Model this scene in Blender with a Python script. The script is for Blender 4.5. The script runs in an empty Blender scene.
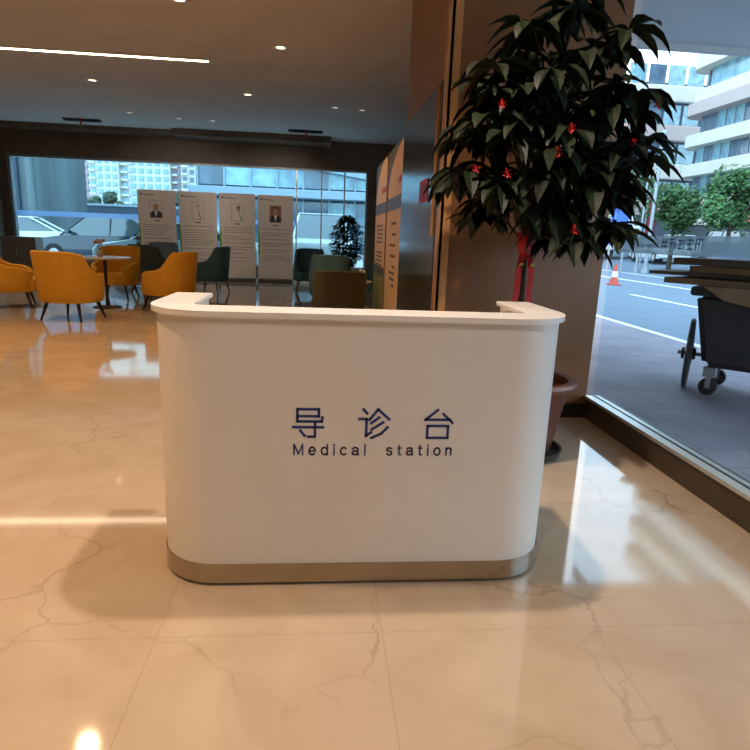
import bpy, bmesh, math, random
from mathutils import Vector, Matrix, Euler
random.seed(7)
PI=math.pi
S=bpy.context.scene
C=S.collection
def R(a): return math.radians(a)

# ------------------------------------------------------------------ materials
def new_mat(name):
    m=bpy.data.materials.new(name); m.use_nodes=True
    nt=m.node_tree; b=nt.nodes['Principled BSDF']
    return m,nt,b
def mat(name,col,rough=.5,metal=0,noise=0,scale=8,bump=0,spec=.5,coat=0,stretch=None,col2=None):
    m,nt,b=new_mat(name)
    b.inputs['Base Color'].default_value=(*col,1)
    b.inputs['Roughness'].default_value=rough
    b.inputs['Metallic'].default_value=metal
    b.inputs['Specular IOR Level'].default_value=spec
    b.inputs['Coat Weight'].default_value=coat
    if noise or bump:
        tc=nt.nodes.new('ShaderNodeTexCoord'); n=nt.nodes.new('ShaderNodeTexNoise')
        n.inputs['Scale'].default_value=scale; n.inputs['Detail'].default_value=6
        mp=nt.nodes.new('ShaderNodeMapping')
        if stretch: mp.inputs['Scale'].default_value=stretch
        nt.links.new(tc.outputs['Object'],mp.inputs[0]); nt.links.new(mp.outputs[0],n.inputs['Vector'])
        if noise:
            cr=nt.nodes.new('ShaderNodeValToRGB')
            c2=col2 or tuple(min(1,c*(1+noise)) for c in col); c1=tuple(c*(1-noise) for c in col)
            if col2: c1=col
            cr.color_ramp.elements[0].position=.35; cr.color_ramp.elements[1].position=.65
            cr.color_ramp.elements[0].color=(*c1,1); cr.color_ramp.elements[1].color=(*c2,1)
            nt.links.new(n.outputs['Fac'],cr.inputs[0]); nt.links.new(cr.outputs[0],b.inputs['Base Color'])
        if bump:
            bp=nt.nodes.new('ShaderNodeBump'); bp.inputs['Strength'].default_value=bump; bp.inputs['Distance'].default_value=.02
            nt.links.new(n.outputs['Fac'],bp.inputs['Height']); nt.links.new(bp.outputs[0],b.inputs['Normal'])
    return m
def emis(name,col,st):
    m,nt,b=new_mat(name)
    b.inputs['Base Color'].default_value=(*col,1)
    b.inputs['Emission Color'].default_value=(*col,1); b.inputs['Emission Strength'].default_value=st
    return m
def glass_mat(name,tint,refl=.08):
    m=bpy.data.materials.new(name); m.use_nodes=True; nt=m.node_tree; nt.nodes.clear()
    o=nt.nodes.new('ShaderNodeOutputMaterial'); t=nt.nodes.new('ShaderNodeBsdfTransparent'); g=nt.nodes.new('ShaderNodeBsdfGlossy')
    t.inputs[0].default_value=(*tint,1); g.inputs['Roughness'].default_value=.01
    lw=nt.nodes.new('ShaderNodeLayerWeight'); lw.inputs[0].default_value=.5
    pw=nt.nodes.new('ShaderNodeMath'); pw.operation='POWER'; pw.inputs[1].default_value=5; nt.links.new(lw.outputs['Facing'],pw.inputs[0])
    f=nt.nodes.new('ShaderNodeMath'); f.operation='MULTIPLY_ADD'; f.inputs[1].default_value=.5; f.inputs[2].default_value=.025; nt.links.new(pw.outputs[0],f.inputs[0])
    x=nt.nodes.new('ShaderNodeMixShader')
    nt.links.new(f.outputs[0],x.inputs[0]); nt.links.new(t.outputs[0],x.inputs[1]); nt.links.new(g.outputs[0],x.inputs[2]); nt.links.new(x.outputs[0],o.inputs[0])
    return m
def frost_mat(name,col,tr):
    m=bpy.data.materials.new(name); m.use_nodes=True; nt=m.node_tree; nt.nodes.clear()
    o=nt.nodes.new('ShaderNodeOutputMaterial'); t=nt.nodes.new('ShaderNodeBsdfTransparent'); g=nt.nodes.new('ShaderNodeBsdfTranslucent'); d=nt.nodes.new('ShaderNodeBsdfDiffuse')
    g.inputs[0].default_value=(*col,1); d.inputs[0].default_value=(*col,1)
    a=nt.nodes.new('ShaderNodeMixShader'); a.inputs[0].default_value=.35
    x=nt.nodes.new('ShaderNodeMixShader'); x.inputs[0].default_value=tr
    nt.links.new(g.outputs[0],a.inputs[1]); nt.links.new(d.outputs[0],a.inputs[2])
    nt.links.new(a.outputs[0],x.inputs[1]); nt.links.new(t.outputs[0],x.inputs[2]); nt.links.new(x.outputs[0],o.inputs[0])
    return m
def marble_mat():
    m,nt,b=new_mat('polished_marble')
    N=nt.nodes.new; L=nt.links.new
    tc=N('ShaderNodeTexCoord')
    # cloudy base
    n1=N('ShaderNodeTexNoise'); n1.inputs['Scale'].default_value=2.2; n1.inputs['Detail'].default_value=8; n1.inputs['Distortion'].default_value=1.2
    L(tc.outputs['Object'],n1.inputs['Vector'])
    cr=N('ShaderNodeValToRGB'); e=cr.color_ramp.elements
    e[0].position=.3; e[0].color=(.47,.36,.25,1); e[1].position=.7; e[1].color=(.55,.44,.32,1)
    L(n1.outputs['Fac'],cr.inputs[0])
    # veins
    n2=N('ShaderNodeTexNoise'); n2.inputs['Scale'].default_value=3.0; n2.inputs['Detail'].default_value=5
    L(tc.outputs['Object'],n2.inputs['Vector'])
    mixv=N('ShaderNodeMix'); mixv.data_type='VECTOR'; mixv.inputs[0].default_value=.28
    L(tc.outputs['Object'],mixv.inputs[4]); L(n2.outputs['Color'],mixv.inputs[5])
    vo=N('ShaderNodeTexVoronoi'); vo.feature='DISTANCE_TO_EDGE'; vo.inputs['Scale'].default_value=2.6
    L(mixv.outputs[1],vo.inputs['Vector'])
    vr=N('ShaderNodeValToRGB'); e=vr.color_ramp.elements
    e[0].position=0; e[0].color=(1,1,1,1); e[1].position=.016; e[1].color=(0,0,0,1)
    L(vo.outputs['Distance'],vr.inputs[0])
    n3=N('ShaderNodeTexNoise'); n3.inputs['Scale'].default_value=1.7; n3.inputs['Detail'].default_value=3
    L(tc.outputs['Object'],n3.inputs['Vector'])
    mr=N('ShaderNodeValToRGB'); e=mr.color_ramp.elements
    e[0].position=.47; e[0].color=(0,0,0,1); e[1].position=.62; e[1].color=(1,1,1,1)
    L(n3.outputs['Fac'],mr.inputs[0])
    mu=N('ShaderNodeMath'); mu.operation='MULTIPLY'; L(vr.outputs[0],mu.inputs[0]); L(mr.outputs[0],mu.inputs[1])
    mu2=N('ShaderNodeMath'); mu2.operation='MULTIPLY'; mu2.inputs[1].default_value=.4; L(mu.outputs[0],mu2.inputs[0])
    mx=N('ShaderNodeMix'); mx.data_type='RGBA'; L(mu2.outputs[0],mx.inputs[0]); L(cr.outputs[0],mx.inputs[6]); mx.inputs[7].default_value=(.16,.09,.05,1)
    # joints
    sx=N('ShaderNodeSeparateXYZ'); L(tc.outputs['Object'],sx.inputs[0])
    js=[]
    for k,off in ((0,.51+.73*20),(1,-1.70+.73*20)):
        a=N('ShaderNodeMath'); a.operation='ADD'; a.inputs[1].default_value=off; L(sx.outputs[k],a.inputs[0])
        q=N('ShaderNodeMath'); q.operation='PINGPONG'; q.inputs[1].default_value=.365; L(a.outputs[0],q.inputs[0])
        l=N('ShaderNodeMath'); l.operation='LESS_THAN'; l.inputs[1].default_value=.0016; L(q.outputs[0],l.inputs[0]); js.append(l)
    mxm=N('ShaderNodeMath'); mxm.operation='MAXIMUM'; L(js[0].outputs[0],mxm.inputs[0]); L(js[1].outputs[0],mxm.inputs[1])
    mj=N('ShaderNodeMath'); mj.operation='MULTIPLY'; mj.inputs[1].default_value=.28; L(mxm.outputs[0],mj.inputs[0])
    m2=N('ShaderNodeMix'); m2.data_type='RGBA'; L(mj.outputs[0],m2.inputs[0]); L(mx.outputs[2],m2.inputs[6]); m2.inputs[7].default_value=(.2,.13,.08,1)
    L(m2.outputs[2],b.inputs['Base Color'])
    b.inputs['Roughness'].default_value=.06; b.inputs['Specular IOR Level'].default_value=1.0
    bp=N('ShaderNodeBump'); bp.inputs['Strength'].default_value=.015; bp.inputs['Distance'].default_value=.02
    n4=N('ShaderNodeTexNoise'); n4.inputs['Scale'].default_value=1.5; L(tc.outputs['Object'],n4.inputs['Vector'])
    L(n4.outputs['Fac'],bp.inputs['Height']); L(bp.outputs[0],b.inputs['Normal'])
    return m
def paver_mat():
    m,nt,b=new_mat('pavement_slabs'); N=nt.nodes.new; L=nt.links.new
    tc=N('ShaderNodeTexCoord'); br=N('ShaderNodeTexBrick'); br.inputs['Scale'].default_value=1.6
    br.inputs['Color1'].default_value=(.23,.215,.26,1); br.inputs['Color2'].default_value=(.26,.24,.29,1); br.inputs['Mortar'].default_value=(.15,.14,.155,1)
    br.inputs['Mortar Size'].default_value=.008; br.inputs['Brick Width'].default_value=1; br.inputs['Row Height'].default_value=.5
    n=N('ShaderNodeTexNoise'); n.inputs['Scale'].default_value=1.3; n.inputs['Detail'].default_value=5
    L(tc.outputs['Object'],br.inputs['Vector']); L(tc.outputs['Object'],n.inputs['Vector'])
    mx=N('ShaderNodeMix'); mx.data_type='RGBA'; mx.blend_type='MULTIPLY'; mx.inputs[0].default_value=.5
    L(br.outputs[0],mx.inputs[6]); cr=N('ShaderNodeValToRGB'); cr.color_ramp.elements[0].color=(.55,.55,.55,1); cr.color_ramp.elements[0].position=.35; cr.color_ramp.elements[1].position=.6
    L(n.outputs['Fac'],cr.inputs[0]); L(cr.outputs[0],mx.inputs[7]); L(mx.outputs[2],b.inputs['Base Color']); b.inputs['Roughness'].default_value=.75
    return m
M={}
M['marble']=marble_mat(); M['paver']=paver_mat()
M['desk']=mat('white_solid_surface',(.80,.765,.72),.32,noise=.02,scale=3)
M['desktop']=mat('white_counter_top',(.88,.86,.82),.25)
M['steel']=mat('brushed_steel',(.46,.41,.34),.16,metal=1,noise=.05,scale=30,stretch=(1,1,40))
M['black']=mat('black_rubber',(.012,.012,.012),.6)
M['navy']=mat('navy_lettering',(.02,.045,.20),.45)
M['ceil']=mat('ceiling_paint',(.62,.60,.58),.8,noise=.04,scale=1.5)
M['brownwall']=mat('brown_wall_panel',(.15,.105,.075),.45,noise=.12,scale=3)
M['wall']=mat('wall_plaster',(.40,.31,.24),.7,noise=.05,scale=2)
M['stone']=mat('brown_polished_stone',(.21,.09,.034),.3,noise=.16,scale=1.6,spec=.3)
M['stonetrim']=mat('orange_brown_trim',(.50,.24,.09),.25,noise=.1,scale=4)
M['skirt']=mat('black_marble_skirting',(.02,.018,.016),.2)
M['sill']=mat('dark_bronze_sill',(.085,.062,.042),.35,metal=.3)
M['alu']=mat('light_aluminium',(.60,.60,.57),.3,metal=.6)
M['mullion']=mat('grey_mullion',(.35,.38,.40),.4,metal=.4)
M['glassR']=glass_mat('street_window_glass',(.86,.95,1.0))
M['glassB']=glass_mat('rear_window_glass',(.74,.93,1.0))
M['frost']=frost_mat('frosted_film',(.33,.42,.47),.38)
M['film']=frost_mat('blue_film',(.45,.62,.92),.45)
M['filmtext']=mat('blue_film_lettering',(.05,.10,.34),.6)
M['yellow']=mat('mustard_fabric',(.68,.335,.022),.9,noise=.06,scale=30,bump=.15)
M['teal']=mat('teal_fabric',(.085,.20,.27),.9,noise=.08,scale=30,bump=.15)
M['slate']=mat('slate_fabric',(.08,.105,.12),.9,noise=.08,scale=30,bump=.15)
M['olive']=mat('dark_olive_fabric',(.075,.072,.04),.9,noise=.08,scale=30,bump=.15)
M['darkleg']=mat('dark_wood_leg',(.02,.013,.01),.4)
M['woodleg']=mat('light_wood_leg',(.30,.17,.07),.5)
M['tabletop']=mat('white_table_top',(.62,.62,.60),.15)
M['ceramic']=mat('grey_ceramic',(.40,.33,.27),.4)
M['flowero']=mat('orange_dried_flower',(.55,.17,.07),.8,noise=.3,scale=40)
M['flowerw']=mat('white_petals',(.8,.8,.78),.7)
M['flowerm']=mat('maroon_petals',(.15,.03,.03),.7)
M['stem']=mat('plant_stem',(.10,.12,.04),.7)
M['banner']=mat('banner_print',(.60,.56,.53),.6)
M['bannerbase']=mat('banner_base_metal',(.10,.11,.12),.35,metal=.5)
M['bannerpole']=mat('banner_pole_metal',(.5,.5,.52),.35,metal=.7)
M['ink']=mat('dark_print_ink',(.10,.085,.08),.6)
M['inkf']=mat('pale_print_ink',(.30,.25,.22),.6)
M['frameln']=mat('portrait_border_ink',(.34,.25,.20),.6)
M['portbg']=mat('portrait_background',(.40,.31,.27),.6)
M['portbg2']=mat('portrait_background_brown',(.28,.12,.07),.6)
M['skin']=mat('portrait_skin_print',(.42,.24,.16),.6)
M['suit']=mat('portrait_dark_suit_print',(.02,.02,.03),.6)
M['shirt']=mat('portrait_white_shirt_print',(.6,.58,.56),.6)
M['green']=mat('banner_green',(.17,.33,.05),.6)
M['boardc']=mat('cream_board_print',(.66,.44,.26),.55)
M['boardd']=mat('board_dark_grey',(.09,.085,.08),.45)
M['boardg']=mat('board_olive_green',(.17,.18,.04),.6)
M['cabdark']=mat('smoked_metal_panel',(.14,.13,.13),.16,metal=.7)
M['red']=mat('red_plastic',(.42,.015,.01),.5)
M['redrib']=mat('red_satin_ribbon',(.50,.008,.008),.35,noise=.2,scale=20)
M['gold']=mat('gold_bell_metal',(.9,.55,.15),.25,metal=1)
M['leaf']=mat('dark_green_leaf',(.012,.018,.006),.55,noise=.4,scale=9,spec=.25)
M['leaf2']=mat('ficus_leaf',(.012,.035,.012),.5,noise=.3,scale=9)
M['bark']=mat('brown_bark',(.06,.04,.025),.85,noise=.25,scale=20,bump=.4)
M['petal']=mat('red_petals',(.55,.02,.012),.55)
M['terra']=mat('terracotta_plastic',(.12,.04,.022),.45,noise=.1,scale=5)
M['terral']=mat('terracotta_rim',(.16,.07,.05),.4)
M['soil']=mat('dark_soil',(.02,.013,.01),.95,noise=.4,scale=40,bump=.5)
M['saucer']=mat('black_saucer',(.02,.018,.018),.45)
M['vent']=mat('dark_vent',(.03,.03,.03),.6)
M['whitepl']=mat('white_plastic',(.7,.7,.68),.4)
M['lamp']=emis('lamp_diffuser',(1,.80,.55),3)
M['lampoff']=emis('small_lamp_lens',(1,.85,.68),.6)
M['strip']=emis('linear_lamp_diffuser',(1,.82,.58),10)
M['picture']=mat('picture_print',(.20,.17,.12),.5,noise=.5,scale=6,col2=(.06,.10,.07))
M['pictframe']=mat('picture_frame_bronze',(.28,.19,.12),.4)
M['cabinet']=mat('brown_cabinet',(.26,.20,.16),.5)
# outside
M['road']=mat('asphalt',(.13,.18,.235),.85,noise=.08,scale=2)
M['lot']=mat('concrete_lot',(.33,.34,.35),.85,noise=.08,scale=1)
M['paint']=mat('road_paint',(.85,.87,.85),.7)
M['kerb']=mat('kerb_stone',(.72,.74,.72),.7)
M['fac']=mat('cream_facade',(.66,.62,.54),.7,noise=.04,scale=1)
M['facpink']=mat('pinkish_fascia',(.50,.40,.37),.7)
M['win']=mat('window_glass_dark',(.06,.10,.15),.1,noise=.3,scale=.6,col2=(.13,.21,.28),spec=.8)
M['wincy']=mat('window_glass_cyan',(.28,.50,.55),.12,noise=.3,scale=1.5,col2=(.15,.28,.36),spec=.8)
M['frame']=mat('window_frame_grey',(.30,.34,.38),.5)
M['shop']=mat('shopfront_dark',(.06,.07,.08),.3)
M['awning']=mat('red_awning',(.60,.10,.08),.7)
M['shopgreen']=mat('green_shop_fascia',(.12,.42,.28),.6)
M['bluesign']=mat('blue_sign',(.05,.17,.65),.5)
M['redsign']=mat('red_banner_cloth',(.55,.06,.08),.6)
M['pole']=mat('galvanised_pole',(.36,.40,.43),.4,metal=.3)
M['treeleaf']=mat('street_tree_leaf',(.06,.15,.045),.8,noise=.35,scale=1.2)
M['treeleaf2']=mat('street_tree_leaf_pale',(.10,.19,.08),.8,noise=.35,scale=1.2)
M['hedge']=mat('hedge_leaf',(.07,.09,.055),.9,noise=.4,scale=2)
M['carw']=mat('white_car_paint',(.72,.75,.76),.2,coat=.5)
M['carb']=mat('dark_car_paint',(.02,.03,.05),.15,coat=.6)
M['cars']=mat('silver_car_paint',(.30,.36,.42),.25,coat=.5,metal=.3)
M['carblue']=mat('blue_car_paint',(.10,.17,.32),.25,coat=.5)
M['carglass']=mat('car_glass',(.05,.08,.09),.06,spec=1.0,coat=.6)
M['tyre']=mat('tyre_rubber',(.015,.015,.015),.8)
M['hub']=mat('wheel_hub_metal',(.4,.4,.42),.35,metal=.7)
M['light']=mat('car_lamp_lens',(.6,.62,.62),.2)
M['cone']=mat('orange_cone',(.65,.10,.05),.6)
M['towerA']=mat('cream_tower',(.70,.66,.60),.8)
M['towerB']=mat('pink_tower',(.55,.36,.40),.8)
M['dbld']=mat('dark_ribbed_cladding',(.10,.125,.135),.6,noise=.3,scale=1,stretch=(1,1,.1))
M['ofc']=mat('office_spandrel',(.05,.07,.10),.5)
M['ofcl']=mat('office_light_band',(.28,.36,.42),.4)
M['bin']=mat('charcoal_bin_plastic',(.022,.025,.028),.5)
M['card']=mat('brown_cardboard',(.21,.125,.065),.85,noise=.2,scale=4)
M['card2']=mat('dark_wet_cardboard',(.085,.06,.042),.85,noise=.25,scale=4)
M['card3']=mat('pale_cardboard',(.26,.20,.14),.85,noise=.2,scale=4)

# ------------------------------------------------------------------ mesh helper
class MB:
    def __init__(s): s.bm=bmesh.new()
    def box(s,x0,x1,y0,y1,z0,z1,bev=0,mx=None):
        r=bmesh.ops.create_cube(s.bm,size=1); v=r['verts']
        bmesh.ops.scale(s.bm,vec=(abs(x1-x0),abs(y1-y0),abs(z1-z0)),verts=v)
        bmesh.ops.translate(s.bm,vec=((x0+x1)/2,(y0+y1)/2,(z0+z1)/2),verts=v)
        if bev:
            es=list({e for q in v for e in q.link_edges})
            rr=bmesh.ops.bevel(s.bm,geom=es,offset=bev,segments=3,affect='EDGES',profile=.5)
            v=list({q for f in rr['faces'] for q in f.verts}|{q for q in v if q.is_valid})
        if mx is not None: bmesh.ops.transform(s.bm,matrix=mx,verts=v)
        return v
    def cyl(s,p0,p1,r0,r1=None,seg=12,caps=True):
        if r1 is None: r1=r0
        p0=Vector(p0); p1=Vector(p1); d=p1-p0
        q=d.to_track_quat('Z','Y').to_matrix()
        a=[];b=[]
        for i in range(seg):
            t=2*PI*i/seg; o=q@Vector((math.cos(t),math.sin(t),0))
            a.append(s.bm.verts.new(p0+o*r0)); b.append(s.bm.verts.new(p1+o*r1))
        for i in range(seg):
            j=(i+1)%seg; s.bm.faces.new((a[i],a[j],b[j],b[i]))
        if caps:
            s.bm.faces.new(a[::-1]); s.bm.faces.new(b)
    def tube(s,pts,r,seg=8):
        for a,b in zip(pts,pts[1:]): s.cyl(a,b,r,r,seg)
    def lathe(s,prof,c=(0,0,0),seg=32,close=False):
        rings=[]
        for r,z in prof:
            rings.append([s.bm.verts.new((c[0]+r*math.cos(2*PI*i/seg),c[1]+r*math.sin(2*PI*i/seg),c[2]+z)) for i in range(seg)])
        for a,b in zip(rings,rings[1:]):
            for i in range(seg):
                j=(i+1)%seg; s.bm.faces.new((a[i],a[j],b[j],b[i]))
        if not close:
            s.bm.faces.new(rings[0][::-1]); s.bm.faces.new(rings[-1])
        else:
            a,b=rings[-1],rings[0]
            for i in range(seg):
                j=(i+1)%seg; s.bm.faces.new((a[i],a[j],b[j],b[i]))
    def prism(s,poly,h0,h1,axis='z',bev=0):
        # poly: list of 2D; axis z -> (x,y,h); y -> (x,h,z); x -> (h,y,z)
        def P(p,h):
            return {'z':(p[0],p[1],h),'y':(p[0],h,p[1]),'x':(h,p[0],p[1])}[axis]
        a=[s.bm.verts.new(P(p,h0)) for p in poly]; b=[s.bm.verts.new(P(p,h1)) for p in poly]
        n=len(poly)
        fs=[s.bm.faces.new(a[::-1]),s.bm.faces.new(b)]
        for i in range(n):
            j=(i+1)%n; fs.append(s.bm.faces.new((a[i],a[j],b[j],b[i])))
        if bev:
            es=list({e for f in fs[:2] for e in f.edges})
            bmesh.ops.bevel(s.bm,geom=es,offset=bev,segments=3,affect='EDGES',profile=.5)
    def poly(s,pts): s.bm.faces.new([s.bm.verts.new(p) for p in pts])
    def ball(s,c,r,sub=2,sc=(1,1,1),jit=0):
        v=bmesh.ops.create_icosphere(s.bm,subdivisions=sub,radius=1)['verts']
        for q in v:
            k=1+random.uniform(-jit,jit)
            q.co=Vector((c[0]+q.co.x*r*sc[0]*k,c[1]+q.co.y*r*sc[1]*k,c[2]+q.co.z*r*sc[2]*k))
    def build(s,name,m,parent=None,smooth=False,loc=None,norm=True):
        if norm: bmesh.ops.recalc_face_normals(s.bm,faces=s.bm.faces)
        me=bpy.data.meshes.new(name); s.bm.to_mesh(me); s.bm.free()
        if smooth:
            for p in me.polygons: p.use_smooth=True
            try: me.set_sharp_from_angle(angle=R(38))
            except Exception: pass
        me.materials.append(m)
        o=bpy.data.objects.new(name,me); C.objects.link(o)
        if parent: o.parent=parent
        if loc: o.location=loc
        return o
def tag(o,label=None,cat=None,group=None,kind=None):
    if label: o['label']=label
    if cat: o['category']=cat
    if group: o['group']=group
    if kind: o['kind']=kind
    return o
def empty(name,loc,rz=0):
    o=bpy.data.objects.new(name,None); C.objects.link(o); o.location=loc; o.rotation_euler=(0,0,rz); o.empty_display_size=.1
    return o
KIDS={}
def copy_tree(o,parent=None):
    c=o.copy(); C.objects.link(c)
    if parent: c.parent=parent
    for ch in [x for x in C.objects if x.parent==o]: copy_tree(ch,c)
    return c
def struct(name,mb,m,parent=None,smooth=False):
    o=mb.build(name,m,parent,smooth)
    if not parent: o['kind']='structure'
    return o

# ------------------------------------------------------------------ setting: interior
XL,XG,YF,YR,ZC=-8.4,2.0,17.0,-4.0,3.72
YW=.75
mb=MB(); mb.box(XL,XG,YR,YF,-.1,0); mb.box(XG,2.3,6.0,YF,-.1,0); struct('floor',mb,M['marble'])
mb=MB(); mb.box(XL-.2,2.3,YR-.2,YF+.3,ZC,ZC+.2); struct('ceiling',mb,M['ceil'])
mb=MB(); mb.box(XL-.2,XL,YR,YF+.3,0,ZC); struct('wall_left',mb,M['brownwall'])
mb=MB(); mb.box(XL-.2,2.3,YR-.2,YR,0,ZC); struct('wall_rear',mb,M['wall'])
mb=MB(); mb.box(2.1,2.3,6.2,YF,0,ZC); struct('wall_right',mb,M['brownwall'])
WX0,WX1,WZ1=-8.2,1.24,3.0
mb=MB()
mb.box(XL,2.1,YF,YF+.3,WZ1,ZC); mb.box(XL,2.1,YF,YF+.3,0,.32); mb.box(XL,WX0,YF,YF+.3,.32,WZ1); mb.box(WX1,2.1,YF,YF+.3,.32,WZ1)
struct('wall_back',mb,M['brownwall'])
# ceiling drop along the back
mb=MB(); mb.box(XL,-3.8,YF-.55,YF,ZC-.11,ZC); mb.box(-3.8,.2,YF-.8,YF,ZC-.16,ZC); struct('trim_1',mb,M['brownwall'])
# back window
w=empty('window_1',(0,YF,0)); w['kind']='structure'
mb=MB(); mb.box(WX0,WX1,.12,.135,.32,WZ1); mb.build('glass_pane',M['glassB'],w)
mb=MB(); mb.box(WX0,WX1,.05,.2,WZ1-.05,WZ1); mb.box(WX0,WX1,.05,.2,.32,.38)
mb.box(WX0,WX0+.05,.05,.2,.38,WZ1-.05); mb.box(WX1-.05,WX1,.05,.2,.38,WZ1-.05)
mb.build('window_frame',M['mullion'],w)
for x in (-.72,-.03,.60):
    mb=MB(); mb.box(x-.018,x+.018,.08,.17,.38,WZ1-.05); mb.build('mullion',M['alu'],w)
mb=MB(); mb.box(WX0+.05,-.75,.10,.115,1.47,1.6); mb.build('film_strip',M['film'],w)
mb=MB(); mb.box(XG,2.3,YR-.2,YW,0,ZC); struct('wall_street',mb,M['wall'])
# pillar
mb=MB(); mb.box(.82,XG,4.13,6.2,.11,ZC); struct('wall_pillar',mb,M['stone'])
mb=MB(); mb.box(.815,XG+.0,4.12,6.21,0,.11); struct('baseboard_pillar',mb,M['skirt'])
mb=MB(); mb.box(.80,.87,4.10,4.13,.11,ZC); mb.box(.79,.82,4.10,4.20,.11,ZC); struct('trim_2',mb,M['stonetrim'])
# street side window
w=empty('window_2',(XG,0,0)); w['kind']='structure'
mb=MB(); mb.box(.05,.062,YW,4.13,.17,3.35); mb.build('glass_pane',M['glassR'],w)
mb=MB(); mb.box(0,.16,YW,4.13,0,.15); mb.build('sill_plinth',M['sill'],w)
mb=MB(); mb.box(-.012,.045,YW,4.13,.15,.172); mb.box(.067,.1,YW,4.13,.15,.172); mb.build('bottom_rail',M['alu'],w)
mb=MB(); mb.box(.046,.066,YW,4.13,.15,.168); mb.build('gasket',M['black'],w)
mb=MB(); mb.box(.0,.2,YW,4.13,3.35,ZC); mb.build('header_panel',M['brownwall'],w)
mb=MB(); mb.box(.064,.067,YW+.05,4.12,1.235,1.345); mb.build('frosted_strip',M['frost'],w)
# mirrored lettering on the strip (seen from behind)
def mirrored_text(body,size,y,z,parent,m,name,x):
    cu=bpy.data.curves.new(name,'FONT'); cu.body=body; cu.size=size; cu.extrude=.0004; cu.align_x='LEFT'
    t=bpy.data.objects.new(name,cu); C.objects.link(t)
    dg=bpy.context.evaluated_depsgraph_get(); me=bpy.data.meshes.new_from_object(t.evaluated_get(dg)); bpy.data.objects.remove(t)
    me.materials.append(m)
    o=bpy.data.objects.new(name,me); C.objects.link(o); return o,me
o,me=mirrored_text('International',.05,0,0,w,M['filmtext'],'film_lettering',0)
# street reader looks from +X: text runs along +Y there, so it reads mirrored from inside
for v in me.vertices:
    x,y,z=v.co; v.co=Vector((.0632+z,x*1.25,y))
o.parent=w; o.location=(0,3.56,1.272)
def glyph_boxes(mb,y0,z0,s,strokes):
    for (a,b,c,d) in strokes:
        mb.box(.0625,.0636,y0+a*s,y0+c*s,z0+b*s,z0+d*s)
mb=MB()
G=[[(0,0,.1,1),(.1,.9,.9,1),(.9,0,1,1),(.25,.45,.75,.55),(.45,.1,.55,.9)],
   [(0,.8,1,.9),(.45,0,.55,1),(.1,.4,.9,.5),(0,0,1,.1)],
   [(0,0,.1,.9),(.25,.75,1,.85),(.3,.4,.95,.5),(.55,0,.65,.75),(.3,0,.95,.1)],
   [(.05,0,.15,1),(.3,.85,1,.95),(.3,.5,1,.6),(.6,0,.7,.85)],
   [(0,.6,1,.7),(.2,0,.3,1),(.7,0,.8,1),(0,.15,1,.25)]]
for k in range(5): glyph_boxes(mb,3.12+k*.085,1.27,.062,G[k])
for k in range(3): glyph_boxes(mb,2.46+k*.085,1.27,.062,G[(k+2)%5])
mb.build('film_characters',M['filmtext'],w)

# ------------------------------------------------------------------ reception desk
def upath(x0,x1,yf,yb,r,n=10):
    """outer outline of the U: back-left, round front-left, round front-right, back-right"""
    pts=[(x0,yb)]
    for i in range(n+1):
        a=PI+ (PI/2)*i/n; pts.append((x0+r+r*math.cos(a),yf+r+r*math.sin(a)))
    for i in range(n+1):
        a=1.5*PI+(PI/2)*i/n; pts.append((x1-r+r*math.cos(a),yf+r+r*math.sin(a)))
    pts.append((x1,yb)); return pts
def ushape(x0,x1,yf,yb,r,wa,wf,ri=.03):
    o=upath(x0,x1,yf,yb,r)
    i=upath(x0+wa,x1-wa,yf+wf,yb,ri,5)
    return o+i[::-1]
desk=empty('reception_desk',(.165,2.3,0)); 
tag(desk,'white curved reception desk with steel base and Medical station lettering','reception desk')
ox,oy=-.165,-2.3
def sh(p): return [(a+ox,b+oy) for a,b in p]
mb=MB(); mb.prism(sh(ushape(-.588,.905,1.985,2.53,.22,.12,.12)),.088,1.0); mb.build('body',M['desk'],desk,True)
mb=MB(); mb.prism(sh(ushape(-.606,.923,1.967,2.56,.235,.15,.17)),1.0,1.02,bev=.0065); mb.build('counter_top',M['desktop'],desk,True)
mb=MB(); mb.prism(sh(ushape(-.592,.909,1.981,2.534,.223,.13,.13)),.012,.088); mb.build('kick_plate',M['steel'],desk,True)
for x0,x1 in ((-.47,-.19),(.50,.80)):
    mb=MB(); mb.box(x0+ox,x1+ox,2.03+oy,2.20+oy,0,.012); mb.build('foot',M['black'],desk)
for x0,x1 in ((-.55,-.47),(.79,.88)):
    mb=MB(); mb.box(x0+ox,x1+ox,2.25+oy,2.52+oy,0,.012); mb.build('foot',M['black'],desk)
mb=MB(); mb.box(-.45+ox,.775+ox,2.125+oy,2.52+oy,.72,.745); mb.build('inner_worktop',M['desktop'],desk)
def stroke(mb,pts,w,x0,z0,s,y):
    for (a,b),(c,d) in zip(pts,pts[1:]):
        p=Vector((x0+a*s,0,z0+b*s)); q=Vector((x0+c*s,0,z0+d*s)); u=(q-p)
        if u.length==0: continue
        u.normalize(); n=Vector((-u.z,0,u.x))*w/2; e=u*w/2
        P=[p-e-n,q+e-n,q+e+n,p-e+n]
        mb.prism([(k.x,k.z) for k in P],y,y-.0015,'y')
cw=.0095
chars=[ # 导
 (-.092,[[(.16,.98),(.86,.98),(.86,.74),(.16,.74)],[(.16,.98),(.16,.56),(.96,.56),(.98,.70)],[(.02,.36),(1.0,.36)],[(.74,.50),(.74,.03),(.52,.03)],[(.26,.24),(.40,.06)]]),
 (.142,[[(.14,.99),(.25,.86)],[(.0,.66),(.24,.66),(.24,.08),(.40,.2)],[(.62,1.0),(.34,.64)],[(.62,1.0),(1.0,.66)],[(.66,.72),(.40,.52)],[(.80,.55),(.42,.30)],[(.95,.38),(.75,.16),(.42,.0)]]),
 (.370,[[(.48,1.0),(.08,.66),(.92,.66)],[(.68,.86),(1.0,.56)],[(.16,.44),(.86,.44),(.86,.02),(.16,.02),(.16,.44)]])]
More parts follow.
